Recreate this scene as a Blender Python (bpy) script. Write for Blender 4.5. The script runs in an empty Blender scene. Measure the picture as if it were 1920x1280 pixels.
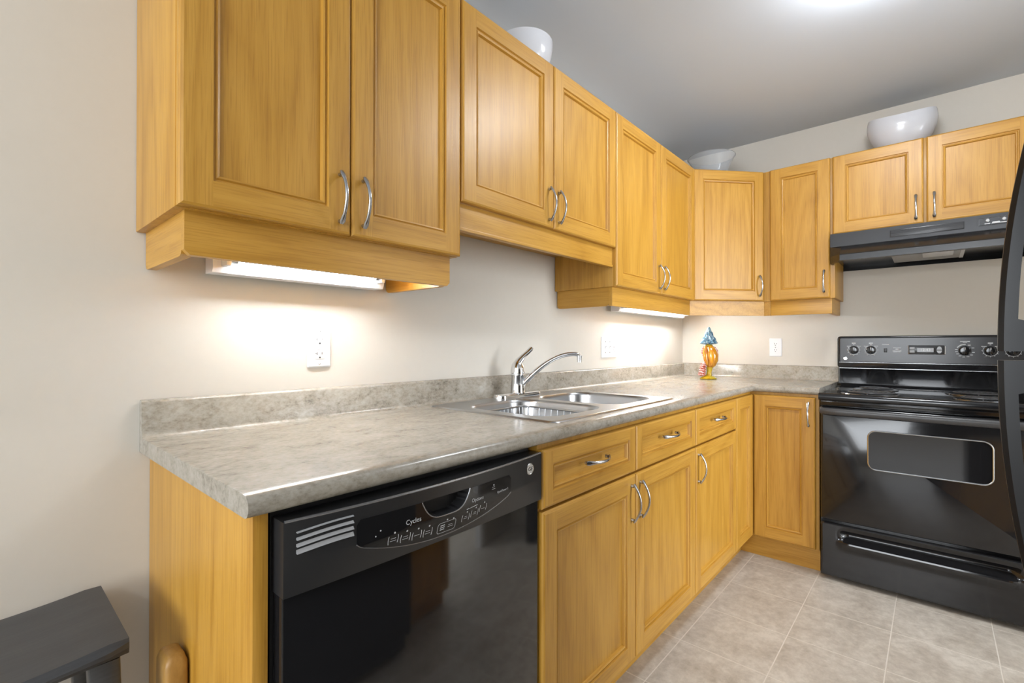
import bpy, bmesh, math, random
from mathutils import Vector, Matrix
random.seed(7)
PI = math.pi
S = bpy.context.scene
COL = S.collection

# ------------------------------------------------------------------ camera, world, lights, exposure
cam_d = bpy.data.cameras.new('camera'); cam = bpy.data.objects.new('camera', cam_d); COL.objects.link(cam)
S.camera = cam
YAW, PITCH, ROLL = 0.7232, 0.0046, 0.0008
fw = Vector((math.cos(YAW)*math.cos(PITCH), math.sin(YAW)*math.cos(PITCH), math.sin(PITCH)))
rt = Vector((math.sin(YAW), -math.cos(YAW), 0)); up = rt.cross(fw)
r2 = math.cos(ROLL)*rt + math.sin(ROLL)*up; u2 = -math.sin(ROLL)*rt + math.cos(ROLL)*up
M3 = Matrix((r2, u2, -fw)).transposed()
cam.matrix_world = Matrix.Translation((-3.4112, -1.3665, 1.1264)) @ M3.to_4x4()
cam_d.sensor_width = 36; cam_d.lens = 897.65/1920*36; cam_d.shift_y = 2.5/1920
cam_d.clip_start = .02; cam_d.clip_end = 60

S.view_settings.view_transform = 'Standard'; S.view_settings.look = 'None'
S.view_settings.gamma = 1; S.view_settings.use_curve_mapping = False
S.view_settings.exposure = 0.32

W = bpy.data.worlds.new('sky'); S.world = W; W.use_nodes = True
W.node_tree.nodes['Background'].inputs[0].default_value = (.93, .96, 1, 1)
W.node_tree.nodes['Background'].inputs[1].default_value = 1.0

def area_light(name, loc, target, sx, sy, power, col=(1, 1, 1)):
    d = bpy.data.lights.new(name, 'AREA'); d.shape = 'RECTANGLE'; d.size = sx; d.size_y = sy
    d.energy = power; d.color = col
    o = bpy.data.objects.new(name, d); COL.objects.link(o); o.location = loc
    o.rotation_euler = (Vector(target)-Vector(loc)).to_track_quat('-Z', 'Y').to_euler()
    return o
TUBE_L, DOME_L = 70.0, 42.0
# added fill light, shining in through an invented window behind the camera
area_light('window_fill', (-6.7, -1.3, 1.45), (0, -1.3, 1.2), 2.0, 1.5, 78, (.90, .95, 1))
# added frontal fill, entering by an invented hall window and doorway opposite the sink
area_light('hall_fill', (-1.3, -4.72, 1.25), (-1.4, 0, 1.15), 1.6, 1.9, 138, (.90, .95, 1))
# the dining-room pendant
pl = bpy.data.lights.new('pendant_bulb', 'POINT'); pl.energy = 24; pl.shadow_soft_size = .06; pl.color = (.95, .975, 1)
plo = bpy.data.objects.new('pendant_bulb', pl); COL.objects.link(plo); plo.location = (-4.75, -1.75, 1.93)

# ------------------------------------------------------------------ materials
def newmat(name):
    m = bpy.data.materials.new(name); m.use_nodes = True
    nt = m.node_tree; return m, nt, nt.nodes['Principled BSDF']
def N(nt, t, **kw):
    n = nt.nodes.new(t)
    for k, v in kw.items():
        if k in n.inputs: n.inputs[k].default_value = v
        else: setattr(n, k, v)
    return n
def plain(name, col, rough=.5, metal=0, coat=0, **kw):
    m, nt, b = newmat(name)
    b.inputs['Base Color'].default_value = (*col, 1); b.inputs['Roughness'].default_value = rough
    b.inputs['Metallic'].default_value = metal; b.inputs['Coat Weight'].default_value = coat
    for k, v in kw.items(): b.inputs[k].default_value = v
    return m
def ramp(nt, stops):
    r = nt.nodes.new('ShaderNodeValToRGB'); e = r.color_ramp.elements
    while len(e) < len(stops): e.new(.5)
    for i, (p, c) in enumerate(stops): e[i].position = p; e[i].color = (*c, 1)
    return r
def coords(nt, scale, rnd=True, rot=(0, 0, 0)):
    tc = nt.nodes.new('ShaderNodeTexCoord'); mp = nt.nodes.new('ShaderNodeMapping')
    mp.inputs['Scale'].default_value = scale; mp.inputs['Rotation'].default_value = rot
    if rnd:
        oi = nt.nodes.new('ShaderNodeObjectInfo'); ml = nt.nodes.new('ShaderNodeMath'); ml.operation = 'MULTIPLY'; ml.inputs[1].default_value = 17.3
        ad = nt.nodes.new('ShaderNodeVectorMath'); ad.operation = 'ADD'
        nt.links.new(oi.outputs['Random'], ml.inputs[0]); nt.links.new(tc.outputs['Object'], ad.inputs[0]); nt.links.new(ml.outputs[0], ad.inputs[1])
        nt.links.new(ad.outputs[0], mp.inputs[0])
    else: nt.links.new(tc.outputs['Object'], mp.inputs[0])
    return mp
OAK_L, OAK_M, OAK_D = (.57, .310, .052), (.475, .243, .031), (.31, .132, .008)
def wood(name, axis):
    m, nt, b = newmat(name); L = nt.links.new
    def sc(across, along):
        v = [across]*3; v['xyz'.index(axis)] = along; return tuple(v)
    big = N(nt, 'ShaderNodeTexNoise', Scale=1.0, Detail=2.0); L(coords(nt, sc(3.2, .42)).outputs[0], big.inputs['Vector'])
    mul = N(nt, 'ShaderNodeMath', operation='MULTIPLY'); mul.inputs[1].default_value = 26; L(big.outputs['Fac'], mul.inputs[0])
    sn = N(nt, 'ShaderNodeMath', operation='PINGPONG'); sn.inputs[1].default_value = 1.0; L(mul.outputs[0], sn.inputs[0])
    fine = N(nt, 'ShaderNodeTexNoise', Scale=1.0, Detail=4.0, Roughness=.65); L(coords(nt, sc(95, 2.0)).outputs[0], fine.inputs['Vector'])
    pore = N(nt, 'ShaderNodeTexNoise', Scale=1.0, Detail=2.0); L(coords(nt, sc(330, 9)).outputs[0], pore.inputs['Vector'])
    mx = N(nt, 'ShaderNodeMix', data_type='FLOAT'); mx.inputs[0].default_value = .70
    L(sn.outputs[0], mx.inputs[2]); L(fine.outputs['Fac'], mx.inputs[3])
    r = ramp(nt, [(.22, OAK_D), (.42, OAK_M), (.66, OAK_L)]); L(mx.outputs[0], r.inputs[0])
    pr_ = ramp(nt, [(.34, (.60, .48, .30)), (.50, (1, 1, 1))]); L(pore.outputs['Fac'], pr_.inputs[0])
    mm = N(nt, 'ShaderNodeMix', data_type='RGBA', blend_type='MULTIPLY'); mm.inputs[0].default_value = .62
    L(r.outputs[0], mm.inputs[6]); L(pr_.outputs[0], mm.inputs[7]); 
    soft = N(nt, 'ShaderNodeMix', data_type='RGBA'); soft.inputs[0].default_value = .42; soft.inputs[7].default_value = (*OAK_M, 1)
    L(mm.outputs[2], soft.inputs[6]); L(soft.outputs[2], b.inputs['Base Color'])
    bp = N(nt, 'ShaderNodeBump', Strength=.10, Distance=.002); L(pore.outputs['Fac'], bp.inputs['Height']); L(bp.outputs[0], b.inputs['Normal'])
    b.inputs['Roughness'].default_value = .40; b.inputs['Coat Weight'].default_value = .12; b.inputs['Coat Roughness'].default_value = .3
    return m
WV, WH, WY = wood('oak_vertical_grain', 'z'), wood('oak_horizontal_grain', 'x'), wood('oak_depth_grain', 'y')

def mottled(name, stops, s1, s2, rough, stretch=(1, 1, 1), bump=0, w=.5):
    m, nt, b = newmat(name); L = nt.links.new
    a = N(nt, 'ShaderNodeTexNoise', Scale=s1, Detail=6.0, Roughness=.62, Distortion=.6); L(coords(nt, stretch, False).outputs[0], a.inputs['Vector'])
    c = N(nt, 'ShaderNodeTexNoise', Scale=s2, Detail=4.0, Roughness=.7); L(coords(nt, stretch, False).outputs[0], c.inputs['Vector'])
    mx = N(nt, 'ShaderNodeMix', data_type='FLOAT'); mx.inputs[0].default_value = w; L(a.outputs['Fac'], mx.inputs[2]); L(c.outputs['Fac'], mx.inputs[3])
    r = ramp(nt, stops); L(mx.outputs[0], r.inputs[0]); L(r.outputs[0], b.inputs['Base Color'])
    b.inputs['Roughness'].default_value = rough
    return m, nt, b, r
LAM, *_ = mottled('stone_laminate', [(.31, (.11, .092, .070)), (.40, (.24, .213, .173)), (.50, (.322, .295, .249)), (.60, (.375, .348, .30)), (.74, (.425, .40, .352))], 13, 75, .22, (1, 1.5, 1.5))
WALL, _nt, _b, _r = mottled('cream_wall_paint', [(.3, (.595, .560, .500)), (.7, (.615, .58, .52))], 4, 40, .62)
CEIL = plain('ceiling_paint', (.58, .63, .70), .75)
# floor: square vinyl tiles with pale grout
FLOOR, nt, b, r = mottled('tile_floor', [(.33, (.33, .285, .235)), (.48, (.45, .405, .345)), (.62, (.58, .535, .47))], 6.5, 30, .36, w=.45)
L = nt.links.new
geo = N(nt, 'ShaderNodeNewGeometry'); sep = N(nt, 'ShaderNodeSeparateXYZ'); L(geo.outputs['Position'], sep.inputs[0])
def gridline(out, off, pitch):
    a = N(nt, 'ShaderNodeMath', operation='ADD'); a.inputs[1].default_value = -off + 60*pitch; L(out, a.inputs[0])
    d = N(nt, 'ShaderNodeMath', operation='DIVIDE'); d.inputs[1].default_value = pitch; L(a.outputs[0], d.inputs[0])
    f = N(nt, 'ShaderNodeMath', operation='FRACT'); L(d.outputs[0], f.inputs[0])
    p = N(nt, 'ShaderNodeMath', operation='PINGPONG'); p.inputs[1].default_value = .5; L(f.outputs[0], p.inputs[0])
    return p
gx, gy = gridline(sep.outputs[0], -.708, .2995), gridline(sep.outputs[1], -.635, .3008)
mn = N(nt, 'ShaderNodeMath', operation='MINIMUM'); L(gx.outputs[0], mn.inputs[0]); L(gy.outputs[0], mn.inputs[1])
mr = N(nt, 'ShaderNodeMapRange'); mr.inputs['From Min'].default_value = .0042; mr.inputs['From Max'].default_value = .0085; L(mn.outputs[0], mr.inputs['Value'])
mc = N(nt, 'ShaderNodeMix', data_type='RGBA'); mc.inputs[6].default_value = (.63, .58, .51, 1); L(mr.outputs[0], mc.inputs[0]); L(r.outputs[0], mc.inputs[7]); L(mc.outputs[2], b.inputs['Base Color'])
bp = N(nt, 'ShaderNodeBump', Strength=.25, Distance=.002); L(mr.outputs[0], bp.inputs['Height']); L(bp.outputs[0], b.inputs['Normal'])

BLACK = plain('black_enamel', (.010, .010, .011), .11, coat=.15)
BLACK.node_tree.nodes['Principled BSDF'].inputs['Specular IOR Level'].default_value = .5
BLACKP = plain('black_plastic', (.022, .022, .023), .30)
BLACKM = plain('black_matte', (.010, .010, .011), .55)
FRIDGE = plain('textured_black_door', (.010, .010, .011), .36, **{'Specular IOR Level': .32})
GLOSS = plain('black_door_skin', (.010, .010, .011), .07, **{'Specular IOR Level': .8})
OVGLASS = plain('oven_glass', (.010, .010, .011), .05)
CHROME = plain('chrome', (.82, .83, .85), .07, 1)
NICKEL = plain('brushed_nickel', (.47, .48, .50), .24, 1)
STEEL = plain('satin_steel', (.50, .508, .52), .28, 1)
SILVER = plain('silver_trim', (.52, .53, .54), .24, 1)
PRINT = plain('pale_print', (.55, .56, .57), .5)
PRINTD = plain('dim_print', (.22, .22, .225), .5)
LCD = plain('grey_display', (.30, .31, .32), .25)
WHITE = plain('white_plastic', (.78, .79, .81), .30)
SLOT = plain('dark_slot', (.03, .03, .03), .6)
SLOTG = plain('grey_slot', (.22, .22, .22), .6)
PORC = plain('white_porcelain', (.58, .59, .63), .16)
STOOLM, nt, b, r = mottled('black_stained_wood', [(.35, (.030, .031, .034)), (.65, (.052, .054, .058))], 5, 60, .30, (.25, 4, 4))
ENAM = plain('white_enamel', (.80, .81, .83), .35)
MESH = plain('aluminium_filter', (.36, .365, .37), .4, .5)
LENS = plain('frosted_lens', (.62, .63, .64), .4)
CHAR = plain('charcoal_trim', (.030, .030, .032), .22)
TRIMG = plain('dark_chrome_trim_and_glint', (.30, .30, .31), .25, .7)
LOUV = plain('grey_louvre', (.30, .30, .305), .4)
PANC = plain('dark_drip_pan', (.20, .20, .205), .16, .9)
BAR = plain('grey_black_bar', (.050, .050, .052), .33)
VISOR = plain('visor_black', (.016, .016, .017), .22)
FASC = plain('hood_fascia', (.055, .055, .057), .16, .3)
GLASSB = plain('clear_bowl_glass', (.86, .89, .93), .06, **{'Transmission Weight': .80, 'IOR': 1.35})
AMBER, nt, b, r = mottled('amber_glass', [(.36, (.36, .09, .006)), (.47, (.62, .24, .008)), (.62, (.78, .38, .012))], 22, 70, .05, (1, 1, .35))
b.inputs['Transmission Weight'].default_value = .25; b.inputs['Coat Weight'].default_value = 1
BLUEG, nt, b, r = mottled('blue_glass', [(.38, (.008, .04, .10)), (.49, (.10, .24, .36)), (.62, (.50, .66, .74))], 60, 160, .06)
b.inputs['Transmission Weight'].default_value = .25
REDG, nt, b, r = mottled('red_swirl_glass', [(.42, (.30, .025, .015)), (.5, (.42, .12, .07)), (.56, (.62, .52, .54))], 70, 120, .06, (1, 1, 2))
YELG, nt, b, r = mottled('yellow_green_glass', [(.38, (.36, .19, .006)), (.5, (.60, .38, .012)), (.62, (.30, .38, .05))], 40, 90, .05)
b.inputs['Transmission Weight'].default_value = .2
PINE, *_ = mottled('pale_knotty_wood', [(.35, (.25, .125, .025)), (.65, (.42, .235, .06))], 12, 70, .4, (1, 1, .3))
def emit(name, col, s):
    m, nt, b = newmat(name); b.inputs['Emission Color'].default_value = (*col, 1); b.inputs['Emission Strength'].default_value = s
    b.inputs['Base Color'].default_value = (.9, .9, .9, 1); return m
TUBE = emit('fluorescent_tube', (.87, .94, 1), TUBE_L)
DOME = emit('lit_opal_glass', (.93, .965, 1), DOME_L)

# ------------------------------------------------------------------ mesh builder
class MB:
    def __init__(s): s.v, s.f, s.m = [], [], []
    def add(s, vs, fs, m=0):
        o = len(s.v); s.v += [tuple(v) for v in vs]
        for i, f in enumerate(fs):
            s.f.append([o+k for k in f]); s.m.append(m[i] if isinstance(m, list) else m)
        return s
    def box(s, lo, hi, m=0, bev=0, seg=2):
        b = bmesh.new(); bmesh.ops.create_cube(b, size=1)
        for v in b.verts: v.co = Vector([(lo[i]+hi[i])/2 + v.co[i]*(hi[i]-lo[i]) for i in range(3)])
        if bev: bmesh.ops.bevel(b, geom=b.edges[:], offset=bev, segments=seg, affect='EDGES', profile=.6)
        b.verts.index_update(); s.add([v.co for v in b.verts], [[v.index for v in f.verts] for f in b.faces], m); b.free(); return s
    def loft(s, rings, m=0, caps=True, closed=True):
        n = len(rings[0]); vs = [p for r in rings for p in r]; fs = []
        for i in range(len(rings)-1):
            for j in range(n if closed else n-1):
                k = (j+1) % n; fs.append([i*n+j, i*n+k, (i+1)*n+k, (i+1)*n+j])
        if caps: fs.append(list(range(n))[::-1]); fs.append([(len(rings)-1)*n+j for j in range(n)])
        return s.add(vs, fs, m)
    def tube(s, path, r, n=10, m=0, closed=False, hint=None):
        P = [Vector(p) for p in path]; k = len(P)
        def tan(i):
            if closed: return (P[(i+1) % k]-P[i-1]).normalized()
            return (P[min(i+1, k-1)]-P[max(i-1, 0)]).normalized()
        t = tan(0); h = Vector(hint) if hint else (Vector((0, 0, 1)) if abs(t.z) < .9 else Vector((1, 0, 0)))
        a = (h - t*h.dot(t)).normalized(); rings = []
        for i in range(k):
            t = tan(i); a = (a - t*a.dot(t)).normalized(); b = t.cross(a)
            ra, rb = (r[i] if isinstance(r, list) else r) if isinstance((r[i] if isinstance(r, list) else r), tuple) else ((r[i] if isinstance(r, list) else r),)*2
            rings.append([P[i]+a*ra*math.cos(2*PI*j/n)+b*rb*math.sin(2*PI*j/n) for j in range(n)])
        if closed: rings.append(rings[0])
        return s.loft(rings, m, caps=not closed)
    def lathe(s, prof, c=(0, 0, 0), n=24, m=0, axis='z', sx=1, sy=1):
        rings = []
        for r, h in prof:
            ring = []
            for j in range(n):
                a = 2*PI*j/n; u, w = r*math.cos(a)*sx, r*math.sin(a)*sy
                p = (u, w, h) if axis == 'z' else ((u, h, w) if axis == 'y' else (h, u, w))
                ring.append((c[0]+p[0], c[1]+p[1], c[2]+p[2]))
            rings.append(ring)
        return s.loft(rings, m)
    def prism(s, poly, axis, d0, d1, m=0):
        def P(p, d):
            return {'x': (d, p[0], p[1]), 'y': (p[0], d, p[1]), 'z': (p[0], p[1], d)}[axis]
        return s.loft([[P(p, d0) for p in poly], [P(p, d1) for p in poly]], m)
    def build(s, name, mats, parent=None, angle=35, loc=None, rot=None):
        me = bpy.data.meshes.new(name); me.from_pydata(s.v, [], s.f)
        mats = mats if isinstance(mats, (list, tuple)) else [mats]
        for mt in mats: me.materials.append(mt)
        for p, i in zip(me.polygons, s.m): p.material_index = i
        b = bmesh.new(); b.from_mesh(me); bmesh.ops.recalc_face_normals(b, faces=b.faces[:]); b.to_mesh(me); b.free()
        for p in me.polygons: p.use_smooth = True
        me.set_sharp_from_angle(angle=math.radians(angle)); me.update()
        return link(name, me, parent, loc, rot)
def build_each(mb, name, mats, parent=None, angle=35):
    # every loose piece of the builder becomes an object of its own
    par = list(range(len(mb.v)))
    def fd(i):
        while par[i] != i: par[i] = par[par[i]]; i = par[i]
        return i
    for f in mb.f:
        for k in f[1:]: par[fd(k)] = fd(f[0])
    groups = {}
    for f, mi in zip(mb.f, mb.m): groups.setdefault(fd(f[0]), []).append((f, mi))
    out = []
    for g in groups.values():
        ids = sorted({k for f, _ in g for k in f}); mp = {k: i for i, k in enumerate(ids)}
        q = MB(); q.v = [mb.v[k] for k in ids]; q.f = [[mp[k] for k in f] for f, _ in g]; q.m = [mi for _, mi in g]
        out.append(q.build(name, mats, parent, angle))
    return out
def link(name, me, parent=None, loc=None, rot=None):
    o = bpy.data.objects.new(name, me); COL.objects.link(o)
    if parent is not None: o.parent = parent
    if loc: o.location = loc
    if rot: o.rotation_euler = rot
    return o
def thing(name, label, cat, loc=(0, 0, 0), rz=0, group=None):
    o = bpy.data.objects.new(name, None); COL.objects.link(o); o.empty_display_size = .05
    o.location = loc; o.rotation_euler = (0, 0, rz); return tag(o, label, cat, group)
def tag(o, label, cat, group=None):
    o['label'] = label; o['category'] = cat
    if group: o['group'] = group
    return o
def struct(o): o['kind'] = 'structure'; return o
def rrect(x0, x1, y0, y1, r, n=6):
    pts = []
    for cx, cy, a0 in ((x1-r, y1-r, 0), (x0+r, y1-r, 90), (x0+r, y0+r, 180), (x1-r, y0+r, 270)):
        for i in range(n+1):
            a = math.radians(a0+90*i/n); pts.append((cx+r*math.cos(a), cy+r*math.sin(a)))
    return pts
def text2d(body, size, shear=0):
    cu = bpy.data.curves.new('lettering', 'FONT'); cu.body = body; cu.size = size; cu.align_x = 'CENTER'; cu.align_y = 'CENTER'; cu.shear = shear
    cu.resolution_u = 3
    o = bpy.data.objects.new('lettering', cu); COL.objects.link(o)
    me = bpy.data.meshes.new_from_object(o.evaluated_get(bpy.context.evaluated_depsgraph_get()))
    vs = [(v.co.x, v.co.y) for v in me.vertices]; fs = [list(p.vertices) for p in me.polygons]
    bpy.data.objects.remove(o); bpy.data.curves.remove(cu); bpy.data.meshes.remove(me)
    return vs, fs

# ------------------------------------------------------------------ dimensions (metres)
H = 2.459; ZB, ZT, ZB2, ZH = 1.383, 2.1446, 1.5464, 1.722
XL = -3.153; ZC = .914; BS = .086; CE = .648
UF = .3328           # upper door face distance from wall
DF = .639            # base door face
DT = .020
XR0 = -7.0; YB = -2.42

# ------------------------------------------------------------------ the room
m = MB().box((XR0-.1, -4.6, -.1), (.1, .1, 0)); struct(m.build('floor', FLOOR))
m = MB().box((XR0-.1, -4.6, H), (.1, .1, H+.1)); struct(m.build('ceiling', CEIL))
m = MB().box((XR0-.1, 0, 0), (.1, .1, H)); struct(m.build('wall_left', WALL))
m = MB().box((0, -4.6, 0), (.1, 0, H)); struct(m.build('wall_back', WALL))
HX0, HX1, HZ = -1.74, -.72, 2.06      # invented doorway to an unseen hall, opened to let fill light in
m = MB().box((XR0-.1, YB-.1, 0), (HX0, YB, H)).box((HX1, YB-.1, 0), (0, YB, H)).box((HX0, YB-.1, HZ), (HX1, YB, H)); struct(m.build('wall_right', WALL))
m = MB().box((-2.5, -4.6, 0), (-2.4, YB-.1, H)); struct(m.build('wall_added_hall', WALL))  # side wall of the unseen hall, added to house the fill light
hx0, hx1, hz0_, hz1_ = -2.15, -.45, .25, 2.25
m = MB().box((-2.4, -4.6, 0), (hx0, -4.5, H)).box((hx1, -4.6, 0), (0, -4.5, H)).box((hx0, -4.6, 0), (hx1, -4.5, hz0_)).box((hx0, -4.6, hz1_), (hx1, -4.5, H)); struct(m.build('wall_added_hall', WALL))  # end wall of the added hall, opened for the fill light
m = MB()
for a_, b__ in (((hx0, hz0_), (hx0+.05, hz1_)), ((hx1-.05, hz0_), (hx1, hz1_)), ((hx0, hz0_), (hx1, hz0_+.05)), ((hx0, hz1_-.05), (hx1, hz1_))): m.box((a_[0], -4.58, a_[1]), (b__[0], -4.52, b__[1]))
struct(m.build('added_window_2', ENAM))  # frame of the invented hall window
m = MB()
for lo, hi in (((HX0, 0), (HX0+.018, HZ)), ((HX1-.018, 0), (HX1, HZ)), ((HX0, HZ-.018), (HX1, HZ))): m.box((lo[0], YB-.1, lo[1]), (hi[0], YB, hi[1]))
for x0, x1, z0, z1 in ((HX0-.06, HX0, 0, HZ+.06), (HX1, HX1+.06, 0, HZ+.06), (HX0, HX1, HZ, HZ+.06)): m.box((x0, YB, z0), (x1, YB+.014, z1), bev=.003)
struct(m.build('added_doorway_1', ENAM))  # lining and casing of the added doorway
m = MB()   # unseen wall behind the camera, window opening added for the fill light
wy0, wy1, wz0, wz1 = -2.25, -.35, .75, 2.15
m.box((XR0-.1, YB, 0), (XR0, wy0, H)).box((XR0-.1, wy1, 0), (XR0, 0, H)).box((XR0-.1, wy0, 0), (XR0, wy1, wz0)).box((XR0-.1, wy0, wz1), (XR0, wy1, H))
struct(m.build('wall_front', WALL))
m = MB()
for lo, hi in (((wy0, wz0), (wy0+.05, wz1)), ((wy1-.05, wz0), (wy1, wz1)), ((wy0, wz0), (wy1, wz0+.05)), ((wy0, wz1-.05), (wy1, wz1)), (((wy0+wy1)/2-.025, wz0), ((wy0+wy1)/2+.025, wz1))):
    m.box((XR0-.09, lo[0], lo[1]), (XR0-.03, hi[0], hi[1]))
struct(m.build('added_window_1', ENAM))  # frame of the invented window that the fill shines through

# ------------------------------------------------------------------ cabinet fronts
def front_mesh(w, h, fr=.056, panel_h=False):
    t = DT; m = MB()
    R = [(0, 0), (0, -t+.006), (.0025, -t+.002), (.007, -t)]
    I = [(fr, -t), (fr+.002, -t+.006), (fr+.005, -t+.006), (fr+.008, -t+.003), (fr+.012, -t+.0045), (fr+.0145, -t+.0125)]
    def ring(i, y): return [(i, y, i), (w-i, y, i), (w-i, y, h-i), (i, y, h-i)]
    for seq in (R, I):
        for a, b in zip(seq[:-1], seq[1:]):
            m.add(ring(*a)+ring(*b), [[0, 1, 5, 4], [1, 2, 6, 5], [2, 3, 7, 6], [3, 0, 4, 7]], [1, 0, 1, 0])
    e = R[-1][0]
    for x0, x1, z0, z1, mi in ((e, fr, e, h-e, 0), (w-fr, w-e, e, h-e, 0), (fr, w-fr, e, fr, 1), (fr, w-fr, h-fr, h-e, 1)):
        m.add([(x0, -t, z0), (x1, -t, z0), (x1, -t, z1), (x0, -t, z1)], [[0, 1, 2, 3]], mi)
    i, y = I[-1]
    m.add(ring(i, y), [[0, 1, 2, 3]], 1 if panel_h else 0)
    m.add(ring(0, 0), [[3, 2, 1, 0]], 0)
    return m
def arched_handle():
    m = MB(); n = 18; L_ = .122; path, rad = [], []
    for i in range(n+1):
        t = i/n; z = (t-.5)*L_; e = abs(2*t-1)
        y = -(.008+.024*math.sin(PI*t)**.9); wv = .0042+.0034*max(0, 1-abs(e-.86)/.25)**1.5
        path.append((0, y, z)); rad.append((.0036 if e < .9 else .0030, wv))
    m.tube(path, rad, 10, hint=(0, -1, 0))
    for s in (-1, 1): m.lathe([(.0052, 0), (.0045, -.008)], (0, 0, s*.054), 10, axis='y')
    o = m.build('handle', NICKEL); me = o.data; bpy.data.objects.remove(o); return me
HANDLE = arched_handle()
def front(parent, name, x0, x1, z0, z1, yc, handle=None, horiz=False, fr=.056, gap=.0015):
    """door or drawer front on the face plane y=yc (carcass front) of its cabinet"""
    w, h = x1-x0-2*gap, z1-z0-2*gap
    o = front_mesh(w, h, fr, horiz).build(name, [WV, WH], parent, 20, loc=(x0+gap, yc, z0+gap))
    if handle:
        hx, hz = handle
        link('handle', HANDLE, o, (hx-x0-gap, -DT, hz-z0-gap), (0, PI/2, 0) if horiz else None)
    return o

# ------------------------------------------------------------------ wall cabinets, left wall
UC = -UF+DT          # carcass front
UG = 'wall mounted oak cabinets'
def upper(label, x0, x1, z0, z1, loc=(0, 0, 0), rz=0):
    t = thing('wall_cabinet', label, 'cabinet', (x0+loc[0], loc[1], z0), rz, UG)
    return t
def side_ret(m, x0, x1, z0, z1, y0=-.004, y1=-.2845, r=.012, mat=0):
    m.prism([(y0, z1), (y1, z1), (y1, z0+r), (y1+r*.3, z0+r*.3), (y1+r, z0), (y0-.014, z0), (y0-.004, z0+.004), (y0, z0+.014)], 'x', x0, x1, mat)
# cabinet nearest the camera
A0, AM, A1 = -3.1613, -2.8137, -2.4635
t = upper('large oak wall cabinet nearest the camera, two tall doors above the near light fixture', A0, A1, ZB, ZT)
MB().box((0, UC, 0), (A1-A0, -.002, ZT-ZB), bev=.0015).build('body', WV, t)
front(t, 'door', 0, AM-A0, 0, ZT-ZB, UC, (AM-A0-.030, .084)); front(t, 'door', AM-A0, A1-A0, 0, ZT-ZB, UC, (AM-A0+.030, .084))
m = MB(); zv = 1.298-ZB
m.prism([(.018, 0), (A1-A0-.018, 0), (A1-A0-.018, zv+.010), (A1-A0-.028, zv), (.028, zv), (.018, zv+.010)], 'y', -.302, -.284, 0)
side_ret(m, .018, .036, zv, 0, mat=1); side_ret(m, A1-A0-.036, A1-A0-.018, zv, 0, mat=1)
m.build('light_valance', [WH, WY], t)
# cabinet above the sink
B0, BM, B1 = -2.4605, -2.0088, -1.5555
t = upper('shorter oak wall cabinet above the sink with white bowl on its top', B0, B1, ZB2, ZT)
MB().box((0, UC, 0), (B1-B0, -.002, ZT-ZB2), bev=.0015).build('body', WV, t)
front(t, 'door', 0, BM-B0, 0, ZT-ZB2, UC, (BM-B0-.030, .084)); front(t, 'door', BM-B0, B1-B0, 0, ZT-ZB2, UC, (BM-B0+.030, .084))
m = MB(); zv = 1.466-ZB2
m.box((.0, UC, zv), (B1-B0-.002, UC+.019, 0), bev=.0015).box((0, UC-.004, zv), (B1-B0-.002, UC+.0, zv+.010), bev=.002)
m.build('apron_board', WH, t)
# cabinet left of the corner
C0, CM, C1 = -1.5540, -1.0990, -.6450
t = upper('oak wall cabinet between sink cabinet and corner, two doors over the far light fixture', C0, C1, ZB, ZT)
MB().box((0, UC, 0), (C1-C0, -.002, ZT-ZB), bev=.0015).build('body', WV, t)
front(t, 'door', 0, CM-C0, 0, ZT-ZB, UC, (CM-C0-.030, .084)); front(t, 'door', CM-C0, C1-C0, 0, ZT-ZB, UC, (CM-C0+.030, .084))
m = MB(); zv = 1.300-ZB
m.box((.016, -.302, zv), (C1-C0, -.284, 0), bev=.0015); side_ret(m, .016, .034, zv, 0, mat=1)
m.build('light_valance', [WH, WY], t)
# diagonal corner cabinet
D0, D1 = -.6435, -.608
t = thing('wall_cabinet', 'diagonal corner oak wall cabinet, one door, glass bowl on its top', 'cabinet', (0, 0, ZB), 0, UG)
poly = [(-.002, -.002), (D0, -.002), (D0, UC), (UC, D1), (UC, D1-.0385), (-.002, D1-.0385)]
MB().prism(poly, 'z', 0, ZT-ZB).build('body', WV, t)
a = Vector((D0, UC)); b_ = Vector((UC, D1)); dv = (b_-a); ln = dv.length; ang = math.atan2(dv.y, dv.x)
g = front_mesh(ln-.012, ZT-ZB-.003, .056).build('door', [WV, WH], t, 20, loc=(a.x+dv.x/ln*.004, a.y+dv.y/ln*.004, .0015), rot=(0, 0, ang))
link('handle', HANDLE, g, (ln-.012-.030, -DT, .088))
m = MB(); zv = 1.300-ZB; nrm = Vector((dv.y, -dv.x))/ln; o_ = .012
p = [a-nrm*o_, b_-nrm*o_]; q = [a-nrm*(o_+.018), b_-nrm*(o_+.018)]
m.prism([(D0, -.302), (-.314, D1-.006), (-.300, D1-.006+.012), (D0+.006, -.286)], 'z', zv, 0)
m.box((-.302, D1-.0385, zv), (-.284, D1+.002, 0))
m.build('light_valance', WH, t)
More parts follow.
